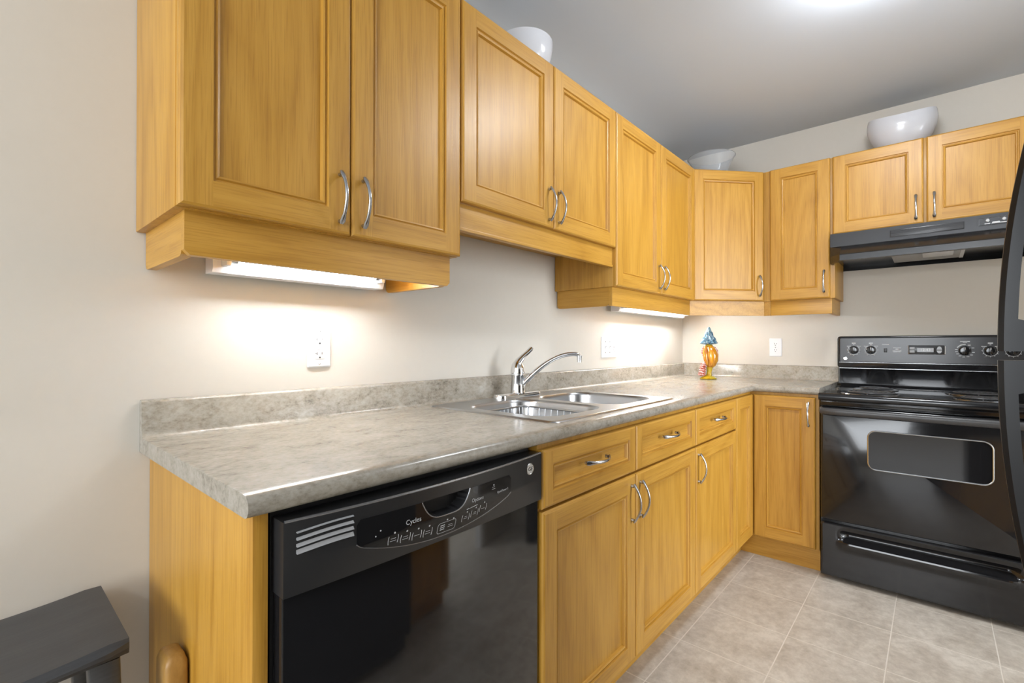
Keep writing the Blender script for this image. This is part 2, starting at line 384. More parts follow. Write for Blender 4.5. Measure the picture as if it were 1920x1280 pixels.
# right wall cabinets: local x runs to the right along the wall, local y points into the wall
RZ = -PI/2
def rwall(name, label, cat, X, z, group=None): return thing(name, label, cat, (0, -X, z), RZ, group)
E0, E1 = .6475, .9440
t = rwall('wall_cabinet', 'narrow oak wall cabinet between the corner cabinet and the range hood', 'cabinet', E0, ZB, UG)
MB().box((0, UC, 0), (E1-E0+.020, -.002, ZT-ZB), bev=.0015).build('body', WV, t)
front(t, 'door', .0, E1-E0, 0, ZT-ZB, UC, (E1-E0-.028, .092))
m = MB(); zv = 1.300-ZB
m.box((0, -.302, zv), (E1-E0+.004, -.284, 0), bev=.0015); side_ret(m, E1-E0-.014, E1-E0+.004, zv, 0, mat=1)
m.build('light_valance', [WH, WY], t)
F0, FM, F1 = .9655, 1.333, 1.7100
t = rwall('wall_cabinet', 'short oak wall cabinet above the black range hood, white bowl on top', 'cabinet', F0, ZH, UG)
MB().box((0, UC, 0), (F1-F0, -.002, ZT-ZH), bev=.0015).build('body', WV, t)
front(t, 'door', -.012, FM-F0-.004, 0, ZT-ZH, UC, (FM-F0-.034, .084)); front(t, 'door', FM-F0+.004, F1-F0, 0, ZT-ZH, UC, (FM-F0+.034, .084))

# ------------------------------------------------------------------ base cabinets
BC = -DF+DT; ZBT, ZDR, ZBD = .8666, .713, .1120
BG = 'oak base cabinets under the counter'
def base_body(t, w, top=.879, sink=False):
    m = MB()
    if sink:
        m.box((0, BC, .105), (w, -.002, .70), bev=.0012).box((0, BC, .70), (w, BC+.018, top)).box((0, BC+.018, .70), (.016, -.002, top)).box((w-.016, BC+.018, .70), (w, -.002, top))
    else: m.box((0, BC, .105), (w, -.002, top), bev=.0012)
    return m.build('body', WV, t)
G0, G1, G2, G3 = -2.4700, -1.9770, -1.4600, -.9220
t = thing('base_cabinet', 'oak sink base cabinet right of the dishwasher, two doors and two drawer fronts', 'cabinet', (G0, 0, 0), 0, BG)
base_body(t, G2-G0, sink=True)
MB().box((0, BC+.055, 0), (G2-G0, BC+.075, .105)).build('toe_kick', WH, t)
for x0, x1, s in ((G0, G1, -1), (G1, G2, 1)):
    front(t, 'drawer_front', x0-G0, x1-G0, ZDR+.002, ZBT, BC, ((x0+x1)/2-G0, .800), True, .040)
    front(t, 'door', x0-G0, x1-G0, ZBD, ZDR-.002, BC, ((x1-.030 if s < 0 else x0+.030)-G0, .622))
t = thing('base_cabinet', 'oak base cabinet with one drawer over one door, between sink and corner', 'cabinet', (G2+.001, 0, 0), 0, BG)
base_body(t, G3-G2-.002)
MB().box((0, BC+.055, 0), (G3-G2-.002, BC+.075, .105)).build('toe_kick', WH, t)
front(t, 'drawer_front', 0, G3-G2-.002, ZDR+.002, ZBT, BC, ((G3-G2)/2, .800), True, .040)
front(t, 'door', 0, G3-G2-.002, ZBD, ZDR-.002, BC, (.030, .622))
YS = .9406
t = thing('base_cabinet', 'oak corner base cabinet with folding L shaped door, left of the stove', 'cabinet', (0, 0, 0), 0, BG)
MB().prism([(-.002, -.002), (G3+.001, -.002), (G3+.001, BC), (BC, BC), (BC, -YS+.004), (-.002, -YS+.004)], 'z', .105, .879).build('body', WV, t)
MB().prism([(G3+.001, BC+.055), (G3+.001, BC+.075), (-.575, BC+.075), (-.575, -YS+.004), (-.597, -YS+.004), (-.597, BC+.055)], 'z', 0, .105).build('toe_kick', [WY], t)
front(t, 'door', G3+.001, -DF-.001, ZBD, ZBT, BC)
g = front_mesh(YS-.018-DF-.001, ZBT-ZBD-.003).build('door', [WV, WH], t, 20, loc=(BC, -DF-.001, ZBD+.0015), rot=(0, 0, RZ))
link('handle', HANDLE, g, (YS-.018-DF-.030, -DT, .780-ZBD))
# end panel
EP = MB().box((-3.134, -.612, 0), (-3.112, -.002, .8795), bev=.001).build('end_panel', WV)
tag(EP, 'oak end panel closing the counter at the dishwasher side, beside the black stool', 'panel')
# opposite run, seen mirrored in the dishwasher door
t = thing('base_cabinet', 'oak base cabinet opposite the sink, mirrored in the dishwasher door beside the fridge', 'cabinet', (-1.82, YB, 0), PI, BG)
MB().box((0, -.62, .105), (.48, -.002, .88)).build('body', WV, t)
MB().box((0, -.56, 0), (.48, -.54, .105)).build('toe_kick', WH, t)
front(t, 'door', 0, .48, .112, .866, -.62, (.44, .78))
tag(MB().box((-2.30, YB+.002, .8805), (-1.80, YB+.665, .915), bev=.006).build('worktop', LAM), 'short stone laminate worktop on the cabinet opposite the sink, beside the fridge', 'counter')

# ------------------------------------------------------------------ countertop (L shaped, coved backsplash, sink cut-out)
SX0, SX1, SY0, SY1 = -2.335, -1.585, .09, .565      # hole
def counter():
    z = ZC; prof = [(.001, .8805), (.001, z+BS-.004), (.004, z+BS), (.013, z+BS), (.018, z+BS-.002), (.021, z+BS-.007), (.0215, z+.012), (.0235, z+.005), (.029, z)]
    ih0 = len(prof); prof += [(SY0, z), (SY1, z), (.615, z)]
    for i in range(1, 9):
        a = math.radians(90-i*18); prof.append((CE-.0175+.0175*math.cos(a), z-.0175+.0175*math.sin(a)))
    prof += [(CE-.014, .8805), (SY1, .8805), (SY0, .8805)]; n = len(prof); nb1, nb0 = n-2, n-1
    def secx(x): return [(x, -d, zz) for d, zz in prof]
    secs = [secx(XL), secx(SX0), secx(SX1), [(-d, -d, zz) for d, zz in prof], [(-d, -YS, zz) for d, zz in prof]]
    m = MB(); vs = [p for s_ in secs for p in s_]; fs = []
    for i in range(4):
        for j in range(n):
            k = (j+1) % n
            if i == 1 and (j == ih0 or j == nb1): continue
            fs.append([i*n+j, i*n+k, (i+1)*n+k, (i+1)*n+j])
    fs += [list(range(n)), [4*n+j for j in range(n)]]
    m.add(vs, fs)
    return m.build('countertop', LAM, angle=50)
tag(counter(), 'L shaped beige stone laminate countertop with rolled front edge and backsplash', 'counter')

# ------------------------------------------------------------------ sink, rack, faucet
t = thing('sink', 'stainless steel double bowl sink set into the stone laminate counter', 'sink', (-1.962, -.327, ZC))
hx, hy = .396, .262
bowls = [(-.352, -.022, -.215, .165), (.026, .352, -.215, .165)]
bm = bmesh.new(); zt_ = .0045
def loop(pts, z):
    vs = [bm.verts.new((x, y, z)) for x, y in pts]
    return [bm.edges.new((vs[i], vs[(i+1) % len(vs)])) for i in range(len(vs))]
edges = loop(rrect(-hx, hx, -hy, hy, .022), zt_)
for x0, x1, y0, y1 in bowls: edges += loop(rrect(x0, x1, y0, y1, .085, 10), zt_)
bmesh.ops.triangle_fill(bm, use_beauty=True, use_dissolve=False, edges=edges, normal=(0, 0, 1))
bm.verts.index_update()
m = MB().add([v.co for v in bm.verts], [[v.index for v in f.verts] for f in bm.faces]); bm.free()
m.loft([[(x, y, z) for x, y in rrect(-hx-e, hx+e, -hy-e, hy+e, .022+e)] for e, z in ((0, zt_), (.004, .0035), (.007, .0003))], caps=False)
m.build('rim', STEEL, t)
for x0, x1, y0, y1 in bowls:
    m = MB(); rings = []
    for e, z, rr in ((0, zt_, .085), (.003, .002, .084), (.006, -.008, .082), (.012, -.13, .076), (.020, -.152, .07), (.036, -.165, .06), (.07, -.170, .05)):
        rings.append([(x, y, z) for x, y in rrect(x0+e, x1-e, y0+e, y1-e, rr, 10)])
    m.loft(rings, caps=False); m.add(rings[-1], [list(range(len(rings[-1])))])
    bo = m.build('bowl', STEEL, t, 60)
    MB().lathe([(.040, .001), (.043, .003), (.036, .004), (.030, .001), (.004, .001)], ((x0+x1)/2, (y0+y1)/2, -.170), 20).build('drain', CHROME, bo)
t = thing('dish_rack', 'wire dish rack standing inside the near sink bowl', 'rack', (-1.962-.187, -.327-.025, ZC-.1685))
m = MB(); zt2 = .150
top = rrect(-.135, .135, -.155, .155, .03); bot = rrect(-.115, .115, -.135, .135, .03)
m.tube([(x, y, zt2) for x, y in top], .0032, 8, closed=True); m.build('top_wire', STEEL, t)
m = MB(); m.tube([(x, y, .006) for x, y in bot], .0025, 6, closed=True)
for i in range(13):
    u = -.125+.25*i/12
    for s in (-1, 1):
        m.tube([(u, s*.155, zt2), (u*.92, s*.137, .006)], .0019, 6)
    m.tube([(u*.92, -.137, .006), (u*.92, .137, .006)], .0017, 6)
for i in range(11):
    v = -.14+.28*i/10
    for s in (-1, 1): m.tube([(s*.135, v, zt2), (s*.117, v*.92, .006)], .0019, 6)
m.build('wire_grid', STEEL, t)

t = thing('faucet', 'chrome single lever kitchen faucet on the sink back deck', 'faucet', (-1.955, -.112, ZC+zt_))
m = MB(); rings = []
for e, z in ((0, 0), (0, .010), (.002, .015), (.007, .018)):
    rings.append([(x, y, z) for x, y in rrect(-.128+e, .128-e, -.030+e, .030-e, .0299-e, 8)])
m.loft(rings); m.build('deck_plate', CHROME, t)
m = MB().lathe([(.031, .016), (.029, .022), (.0275, .03), (.0265, .085), (.0275, .087), (.0275, .091), (.0265, .093)], n=28); m.build('body', CHROME, t)
m = MB().lathe([(.0275, .093), (.0280, .100), (.0265, .112), (.0225, .126), (.016, .139), (.008, .147), (.001, .149)], n=28)
dirx = Vector((.66, -.75, 0)); lv = Vector((.80, -.6, 0))
path = [(-.010*lv.x, -.010*lv.y, .100), (-.006*lv.x, -.006*lv.y, .125), (.008*lv.x, .008*lv.y, .147), (.026*lv.x, .026*lv.y, .166), (.042*lv.x, .042*lv.y, .180), (.054*lv.x, .054*lv.y, .192), (.059*lv.x, .059*lv.y, .198)]
m.tube(path, [(.018, .020), (.017, .020), (.012, .016), (.008, .0115), (.0062, .0110), (.0065, .0115), (.004, .007)], 14)
m.build('lever', CHROME, t)
m = MB(); path = []
for i in range(15):
    s_ = i/14; r_ = .012+.222*s_; z = .040+.132*math.sin(PI/2*min(1, s_*1.06))**.92
    path.append((dirx.x*r_, dirx.y*r_, z))
path += [(dirx.x*.243, dirx.y*.243, .168), (dirx.x*.247, dirx.y*.247, .158)]
m.tube(path, [.0125-.004*min(1, i/8) for i in range(17)], 14); m.build('spout', CHROME, t)
m = MB().lathe([(.0105, .166), (.0105, .148), (.0095, .1475), (.0095, .140), (.006, .140)], (dirx.x*.247, dirx.y*.247, 0), 16); m.build('aerator', CHROME, t)

# ------------------------------------------------------------------ dishwasher
DX0, DX1 = -3.104, -2.4785; dw = DX1-DX0
t = thing('dishwasher', 'black built in dishwasher at the near end of the counter', 'dishwasher', (DX0, 0, 0))
MB().box((0, -.598, .02), (dw, -.03, .876)).build('tub_body', BLACKM, t)
m = MB().box((.003, -.632, .115), (dw-.003, -.600, .760), bev=.004); m.build('door', GLOSS, t)
MB().box((.01, -.575, .0), (dw-.01, -.555, .115)).build('toe_kick', BLACKM, t)
PZ0, PZ1 = .748, .862
def PY(x, z):           # face of the bowed control panel
    u = max(-1, min(1, (x/dw-.5)*2)); v = max(0, min(1, (z-PZ0)/(PZ1-PZ0)))
    return -.641-.024*(1-u*u)*(.35+.65*min(1, v*2.2))
def in_pocket(x, z):    # handle recess
    xc = -2.803-DX0; hw = .058; zt3 = .838
    if z > zt3: return False
    f = abs(x-xc)/hw
    return f < 1 and z > zt3-.034*(1-f**4)
m = MB(); nx, nz = 150, 40; vs, fs, mi = [], [], []
for j in range(nz+1):
    for i in range(nx+1):
        x = .002+(dw-.004)*i/nx; z = PZ0+(PZ1-PZ0)*j/nz; y = PY(x, z)
        if in_pocket(x, z): y += .026
        vs.append((x, y, z))
for j in range(nz):
    for i in range(nx):
        q = [j*(nx+1)+i, j*(nx+1)+i+1, (j+1)*(nx+1)+i+1, (j+1)*(nx+1)+i]; fs.append(q)
        mi.append(1 if any(in_pocket(vs[k][0], vs[k][2]) for k in q) else 0)
m.add(vs, fs, mi)
def edge_strip(pts): m.add([p for p in pts]+[(p[0], -.602, p[2]) for p in pts], [[i, i+1, len(pts)+i+1, len(pts)+i] for i in range(len(pts)-1)])
edge_strip(vs[:nx+1]); edge_strip(vs[-(nx+1):]); edge_strip(vs[::nx+1]); edge_strip(vs[nx::nx+1])
panel = m.build('control_panel', [BLACKP, BLACKM], t, 30)
def pm(vs, fs, mb, off=.0008, mat=0): mb.add([(x, PY(x, z)-off, z) for x, z in vs], fs, mat)
def strokes(mb, pts, w, off=.0012, closed=False, mat=0):
    mb.tube([(x, PY(x, z)-off*.4, z) for x, z in pts], w/2, 6, mat, closed=closed)
# glossy smile-shaped overlay
ox0, ox1 = -2.990-DX0, -2.612-DX0; oc = -2.803-DX0
def lowz(x): return .760+.036*((x-oc)/.188)**2
ov = MB(); K = 60; zt3 = .8385
cols = []
for i in range(K+1):
    x = ox0+(ox1-ox0)*i/K; zl = lowz(x); hi_ = zt3
    e = min(x-ox0, ox1-x)
    if e < .008: hi_ -= .008-math.sqrt(max(0, .008**2-(.008-e)**2)); zl += .004*(1-e/.008)
    cut = [zz/200*.12+.74 for zz in range(0)]
    f = abs(x-oc)/.0605
    if f < 1: hi_ = zt3-.0365*(1-f**4)
    cols.append((x, zl, max(hi_, zl+.001)))
vs, fs = [], []; Q = 6
for x, zl, zh in cols:
    for q in range(Q+1): vs.append((x, zl+(zh-zl)*q/Q))
for i in range(K):
    for q in range(Q): fs.append([i*(Q+1)+q, (i+1)*(Q+1)+q, (i+1)*(Q+1)+q+1, i*(Q+1)+q+1])
pm(vs, fs, ov, .0009); ov.build('control_overlay', OVGLASS, panel)
tr = MB()
strokes(tr, [(x, zl-.0012) for x, zl, zh in cols], .0020)
strokes(tr, [(oc-.060*math.cos(PI*i/30), zt3-.0365*(1-abs(math.cos(PI*i/30))**4)) for i in range(31)], .0026)
tr.build('overlay_trim', TRIMG, panel)
lm = MB(); lm.tube([(.004+(dw-.008)*i/40, PY(.004+(dw-.008)*i/40, PZ1)+.0016, PZ1) for i in range(41)], .0022, 8); lm.build('top_edge_glint', TRIMG, panel)  # thin pale tube standing in for the highlight on the panel's top edge
mk = MB()
def ptext(s_, x, z, size, shear=0):
    v, f = text2d(s_, size, shear); pm([(x+a_, z+b__) for a_, b__ in v], f, mk, .0016)
ptext('Cycles', -2.882-DX0, .8105, .0125); ptext('Options', -2.722-DX0, .8115, .0105); ptext('QuietPower 3', -2.642-DX0, .8105, .0066)
def dot(x, z, r=.0018): pm([(x+r*math.cos(k*PI/5), z+r*math.sin(k*PI/5)) for k in range(10)], [list(range(10))], mk, .0016)
def dash(x0, z0, x1, z1, w=.0012): strokes(mk, [(x0, z0), (x1, z1)], w)
for i, (x, z) in enumerate(((-2.9215, .7875), (-2.896, .7835), (-2.871, .7805), (-2.846, .7785))):
    x -= DX0; dot(x+.001, z+.0125)
    for s in (-1, 1): strokes(mk, [(x+s*(.0085+.0015*math.cos(a_*1.2)), z+.0075*a_) for a_ in (-1, -.6, 0, .6, 1)], .0014)
    if i != 2: dash(x-.005, z+.0022, x+.005, z+.0022)
    dash(x-.006, z-.0022+(.002 if i == 2 else 0), x+.006, z-.0022+(.002 if i == 2 else 0))
x, z = -2.800-DX0, .7765
strokes(mk, [(x+a_, z+b__) for a_, b__ in rrect(-.0225, .0225, -.0105, .0105, .005, 4)], .0012, closed=True)
for k in range(3): dash(x-.016, z+.005-.0042*k, x-.006, z+.005-.0042*k, .0022)
dash(x+.004, z+.002, x+.014, z+.002); dash(x+.003, z-.002, x+.016, z-.002); dot(x-.002, z+.0145); dot(x+.014, z+.013)
for i, (x, z) in enumerate(((-2.751, .7805), (-2.7265, .7835), (-2.7025, .7885))):
    x -= DX0; dot(x+.001, z+.0115)
    for s in (-1, 1): strokes(mk, [(x+s*(.0085+.0015*math.cos(a_*1.2)), z+.007*a_) for a_ in (-1, -.6, 0, .6, 1)], .0013)
    if i != 2: dash(x-.003, z+.0018, x+.004, z+.0018)
    dash(x-.005, z-.0018, x+.005, z-.0018)
dash(-2.752-DX0, .7975, -2.722-DX0, .8000); dot(-2.672-DX0, .8290); dash(-2.677-DX0, .8245, -2.668-DX0, .8245); dash(-2.678-DX0, .8205, -2.667-DX0, .8205)
dot(-2.957-DX0, .8035, .0012); dot(-2.948-DX0, .811, .0014)
mk.build('printed_markings', PRINT, panel)
# vent louvres
vm = MB(); vb = MB()
for k in range(4):
    z0 = .8435-.0098*k; x0, x1 = .020, .108; pts = []
    for i in range(13):
        x = x0+(x1-x0)*i/12; z = z0+.0052*math.sin(PI*.55*i/12)
        pts.append((x, z))
    h_ = (.0008, .0018, .0022, .0030)[k]
    rings = [[(x, PY(x, z)-.0040, z-h_), (x, PY(x, z)-.0005, z+h_), (x, PY(x, z)+.001, z+h_), (x, PY(x, z)+.001, z-h_)] for x, z in pts]
    vm.loft(rings)
build_each(vm, 'vent_louvre', LOUV, panel)
# round badge with script monogram
bx, bz = -2.535-DX0, .8340
m = MB(); yb = PY(bx, bz)
m.lathe([(.0135, -.001), (.0135, .0015), (.0118, .0022), (.0112, .0016), (.001, .0016)], (0, 0, 0), 28)
bd = m.build('maker_badge', SILVER, panel, loc=(bx, yb, bz), rot=(PI/2, 0, -.03))
m = MB(); v, f = text2d('GE', .0125, .3); m.add([(a_, b__, .0020) for a_, b__ in v], f); m.build('monogram', CHAR, bd)

# ------------------------------------------------------------------ electric range
RX0 = .9455; RW = .758
t = rwall('range', 'black electric coil range with oven between the corner cabinet and the fridge', 'stove', RX0, 0)
FY = -.672      # door face
MB().box((0, FY+.035, .03), (RW, -.025, .872)).build('body', BLACK, t)
m = MB()
for x in (.05, RW-.05):
    for y in (-.60, -.08): m.lathe([(.018, 0), (.018, .006), (.010, .008), (.010, .031)], (x, y, 0), 12)
build_each(m, 'levelling_foot', BLACKM, t)
# cooktop with rolled lip
m = MB()
prof = [(FY-.012, .862), (FY-.018, .868), (FY-.018, .884), (FY-.013, .893), (FY-.004, .897), (FY+.012, .894), (FY+.03, .890), (-.10, .890), (-.085, .893), (-.078, .905), (-.070, .909), (-.03, .909), (-.03, .862)]
m.prism(prof, 'x', -.002, RW+.002); ct = m.build('cooktop', BLACK, t, 50)
m = MB().box((.004, FY+.0, .836), (RW-.004, FY+.036, .862), bev=.004)
m.box((.01, FY-.010, .852), (RW-.01, FY+.01, .858), bev=.002); m.build('front_trim', BLACK, t)
def burner(x, y, R):
    m = MB(); m.lathe([(R+.022, .0), (R+.020, .004), (R+.012, .0045), (R+.004, .001), (R*.5, -.004), (.01, -.004)], (x, y, .8905), 36)
    pan = m.build('drip_pan', PANC, ct, 50)
    m = MB(); turns = 4 if R > .09 else 3; path = []; n = turns*22
    for i in range(n+1):
        a_ = 2*PI*turns*i/n; rr = .018+(R-.022)*i/n; path.append((x+rr*math.cos(a_), y+rr*math.sin(a_), .9005))
    m.tube(path, [(.0035, .0065)]*(n+1), 8)
    for k in range(3):
        a_ = k*2*PI/3+.5; m.tube([(x+.01*math.cos(a_), y+.01*math.sin(a_), .8955), (x+R*math.cos(a_), y+R*math.sin(a_), .8955)], .0025, 6)
    m.build('coil', BAR, pan)
burner(.185, -.52, .096); burner(.185, -.235, .076); burner(.575, -.52, .076); burner(.575, -.235, .096)
# backguard
m = MB()
m.prism([(-.004, .905), (-.062, .905), (-.060, .985), (-.066, .994), (-.066, 1.0), (-.030, 1.005), (-.004, 1.005)], 'x', .006, RW-.006); bg = m.build('backguard', BLACK, t, 50)
cz0, cz1 = 1.022, 1.178
def rr_box(mb, x0, x1, z0, z1, y0, y1, r, mat=0, e=.006):
    rings = []
    for y, ins in ((y1, 0), (y0+e, 0), (y0+e*.3, e*.3), (y0, e)):
        rings.append([(x, y, z) for x, z in rrect(x0+ins, x1-ins, z0+ins, z1-ins, max(.002, r-ins), 6)])
    mb.loft(rings, mat)
m = MB(); rr_box(m, 0, RW, .998, cz1, -.100, -.006, .016); cb = m.build('control_box', BLACK, t, 50)
CY = -.1008
m = MB(); m.add([(x, CY, z) for x, z in rrect(.014, RW-.014, cz0+.012, cz1-.012, .006)], [list(range(28))]); m.build('control_face', CHAR, cb)
m = MB(); m.tube([(.008, CY+.004, .9975), (RW-.008, CY+.004, .9975)], .002, 6); m.tube([(.010, CY+.0005, cz0+.008), (RW-.010, CY+.0005, cz0+.008)], .0012, 6); build_each(m, 'chrome_line', SILVER, cb)
kz = 1.100
knobs = [(.078, .022), (.156, .022), (.535, .024), (.626, .022), (.704, .022)]
mk = MB()
def fdash(x0, x1, z, w=.003): mk.box((x0, CY-.0012, z-w/2), (x1, CY-.0002, z+w/2))
for i, (x, r_) in enumerate(knobs):
    m = MB().lathe([(r_, -.0005), (r_*.96, -.006), (r_*.80, -.008), (r_*.76, -.020), (r_*.70, -.023), (.002, -.024)], (x, CY, kz), 28, axis='y')
    m.box((x-.0045, CY-.029, kz-r_*.72), (x+.0045, CY-.020, kz+r_*.72), bev=.002)
    kb = m.build('control_knob', BLACK, cb)
    MB().box((x-.0012, CY-.0295, kz+r_*.2), (x+.0012, CY-.0288, kz+r_*.68)).build('pointer', PRINT, kb)
    if i != 2:
        mk.tube([(x+(r_+.0045)*math.cos(a_), CY-.0005, kz+(r_+.0045)*math.sin(a_)) for a_ in [math.radians(140+260*k/24) for k in range(25)]], .0011, 5)
        for k in range(9):
            a_ = math.radians(150+240*k/8); mk.tube([(x+(r_+q)*math.cos(a_), CY-.0005, kz+(r_+q)*math.sin(a_)) for q in (.0055, .0095)], .0014, 5)
        fdash(x-.032, x-.013, kz+.022); fdash(x+.015, x+.032, kz+.022); fdash(x-.009, x+.009, kz+.036); fdash(x-.009, x+.009, kz+.040, .002); fdash(x-.003, x+.003, kz+.029, .002)
    else:
        mk.tube([(x+(r_+.007)*math.cos(a_), CY-.0005, kz+(r_+.007)*math.sin(a_)) for a_ in [math.radians(85+70*k/12) for k in range(13)]], .0028, 5)
        for d_ in (25, 60, 170, 190, 212, 236, 262, 290, 318, 345):
            a_ = math.radians(d_); cx_, cz_ = x+(r_+.008)*math.cos(a_), kz+(r_+.008)*math.sin(a_); fdash(cx_-.005, cx_+.005, cz_)
        fdash(x-.018, x+.018, kz+.046); fdash(x-.008, x+.008, kz+.040, .002)
for z, w in ((1.113, .017), (1.106, .006), (1.096, .018), (1.091, .014)): fdash(.2685-w, .2685+w, z, .0028)
fdash(.205, .235, 1.131, .003); mk.build('printed_markings', PRINT, cb)
m = MB(); m.box((.213, CY-.004, 1.088), (.227, CY, 1.110), bev=.0015); m.build('oven_light_switch', BLACKP, cb)
# clock
m = MB(); rr_box(m, .313, .463, 1.078, 1.126, CY-.003, CY+.001, .006, 0, .0015); ck = m.build('clock_frame', SILVER, cb)
m = MB(); rr_box(m, .316, .460, 1.081, 1.1275, CY-.0042, CY, .005, 0, .001); m.build('clock_face', CHAR, ck)
m = MB(); m.box((.352, CY-.0052, 1.091), (.417, CY-.003, 1.113)); m.build('display', LCD, ck)
m = MB(); v, f = text2d('12:43', .019); m.add([(.3845+a_, CY-.0058, 1.102+b__) for a_, b__ in v], f); m.build('digits', PRINT, ck)
m = MB()
for z in (1.094, 1.111): m.box((.321, CY-.0054, z-.0065), (.342, CY-.003, z+.0065), bev=.001)
m.prism([(.428, 1.104), (.450, 1.104), (.446, 1.118), (.439, 1.121), (.433, 1.118)], 'y', CY-.0054, CY-.003)
m.prism([(.428, 1.100), (.450, 1.100), (.446, 1.088), (.439, 1.085), (.433, 1.088)], 'y', CY-.0054, CY-.003)
build_each(m, 'clock_button', LCD, ck)
m = MB().lathe([(.0105, -.0003), (.0105, -.002), (.009, -.0026), (.0085, -.002), (.001, -.002)], (.039, CY, 1.051), 24, axis='y'); bdg = m.build('maker_badge', SILVER, cb)
m = MB(); v, f = text2d('GE', .0095, .3); m.add([(.039+a_, CY-.0024, 1.051+b__) for a_, b__ in v], f); m.build('monogram', CHAR, bdg)
# oven door
m = MB(); rr_box(m, .004, RW-.004, .288, .832, FY-.004, FY+.034, .010, 0, .010); od = m.build('oven_door', BLACK, t, 50)
m = MB(); hpath = [(.006, FY+.006, .814), (.012, FY-.020, .812)]
hpath += [(.03+(RW-.06)*i/12, FY-.026-.004*math.sin(PI*i/12), .811) for i in range(13)]; hpath += [(RW-.012, FY-.020, .812), (RW-.006, FY+.006, .814)]
m.tube(hpath, [(.016, .010)]*len(hpath), 12, hint=(0, 0, 1)); m.build('door_handle', BAR, od)
wx0, wx1, wz0_, wz1_ = .190, .598, .558, .735
m = MB(); m.add([(x, FY-.0046, z) for x, z in rrect(wx0, wx1, wz0_, wz1_, .032, 8)], [list(range(36))]); m.build('oven_window', OVGLASS, od)
m = MB(); m.tube([(x, FY-.0048, z) for x, z in rrect(wx0, wx1, wz0_, wz1_, .032, 8)], .0032, 8, closed=True); m.build('window_trim', SILVER, od)
# storage drawer with scooped grip
m = MB(); nx, nz = 90, 40; vs, fs = [], []
def dy(x, z):
    xc = RW/2; ex = max(0, 1-(max(0, abs(x-xc)-.265)/.045)) ; ex = ex*ex*(3-2*ex)
    if z > .268: return FY-.004
    if z > .250: s_ = (.268-z)/.018; return FY-.004+.004*ex*s_
    if z > .196:
        s_ = (.250-z)/.054; return FY-.004+ex*(.034*math.sin(PI*(s_**.8))*.9-.020*max(0, s_-.72)/.28)
    s_ = min(1, (.196-z)/.05); return FY-.004-ex*.020*(1-s_)**2
for j in range(nz+1):
    for i in range(nx+1):
        x = .004+(RW-.008)*i/nx; z = .020+.254*j/nz; e = .008
        y = dy(x, z); bvl = min(x-.004, RW-.004-x, z-.020, .274-z)
        if bvl < e: y += e-math.sqrt(max(0, e*e-(e-bvl)**2))
        vs.append((x, y, z))
for j in range(nz):
    for i in range(nx): fs.append([j*(nx+1)+i, j*(nx+1)+i+1, (j+1)*(nx+1)+i+1, (j+1)*(nx+1)+i])
m.add(vs, fs)
for pts in (vs[:nx+1], vs[-(nx+1):], vs[::nx+1], vs[nx::nx+1]):
    m.add(list(pts)+[(p[0], FY+.034, p[2]) for p in pts], [[i, i+1, len(pts)+i+1, len(pts)+i] for i in range(len(pts)-1)])
m.build('storage_drawer', BLACK, t, 40)

# ------------------------------------------------------------------ range hood
t = rwall('range_hood', 'black range hood under the short cabinet, above the stove', 'hood', .948, 0)
HW = .760
def hr(y, c, z, ins=0): return [(ins, -.003, z), (ins, -.360+ins, z), (c+ins*.5, y+ins, z), (HW-c-ins*.5, y+ins, z), (HW-ins, -.360+ins, z), (HW-ins, -.003, z)]
m = MB(); m.loft([hr(-.3605, .05, ZH-.002), hr(-.3605, .05, 1.650)], caps=True, m=0); m.build('fascia', FASC, t)
m = MB(); m.loft([hr(-.3605, .05, 1.650), hr(-.440, .052, 1.597), hr(-.444, .052, 1.592), hr(-.444, .052, 1.563), hr(-.438, .052, 1.561, .004), hr(-.425, .052, 1.563, .012), hr(-.422, .052, 1.590, .014)], caps=True)
vis = m.build('visor', VISOR, t, 25)
m = MB().box((.252, -.366, 1.667), (.523, -.3595, 1.701), bev=.0015)
for k in range(6): m.box((.256, -.3672, 1.6705+.005*k), (.519, -.3655, 1.673+.005*k))
m.build('vent_grille', CHAR, t)
m = MB().tube([(x, -.3612, z) for x, z in [(.572, 1.672), (.680, 1.672), (.680, 1.703), (.572, 1.703)]], .0022, 4, closed=True)
cp = m.build('switch_frame', SILVER, t)
m = MB()
for x in (.600, .652): m.lathe([(.007, -.3605), (.006, -.368), (.001, -.369)], (x, 0, 1.692), 14, axis='y'); m.box((x-.010, -.3625, 1.676), (x+.008, -.3605, 1.680))
m.prism([(.612, 1.676), (.642, 1.676), (.638, 1.684), (.616, 1.684)], 'y', -.3655, -.3605)
build_each(m, 'switch_knob', PRINT, cp)
m = MB().box((.255, -.405, 1.574), (.525, -.085, 1.590), bev=.003); fl = m.build('grease_filter', MESH, t)
m = MB().box((.375, -.392, 1.567), (.487, -.235, 1.580), bev=.004); m.build('lamp_lens', LENS, t)
m = MB().box((.512, -.405, 1.5715), (.527, -.085, 1.5905), bev=.002); m.build('filter_rail', LENS, t)

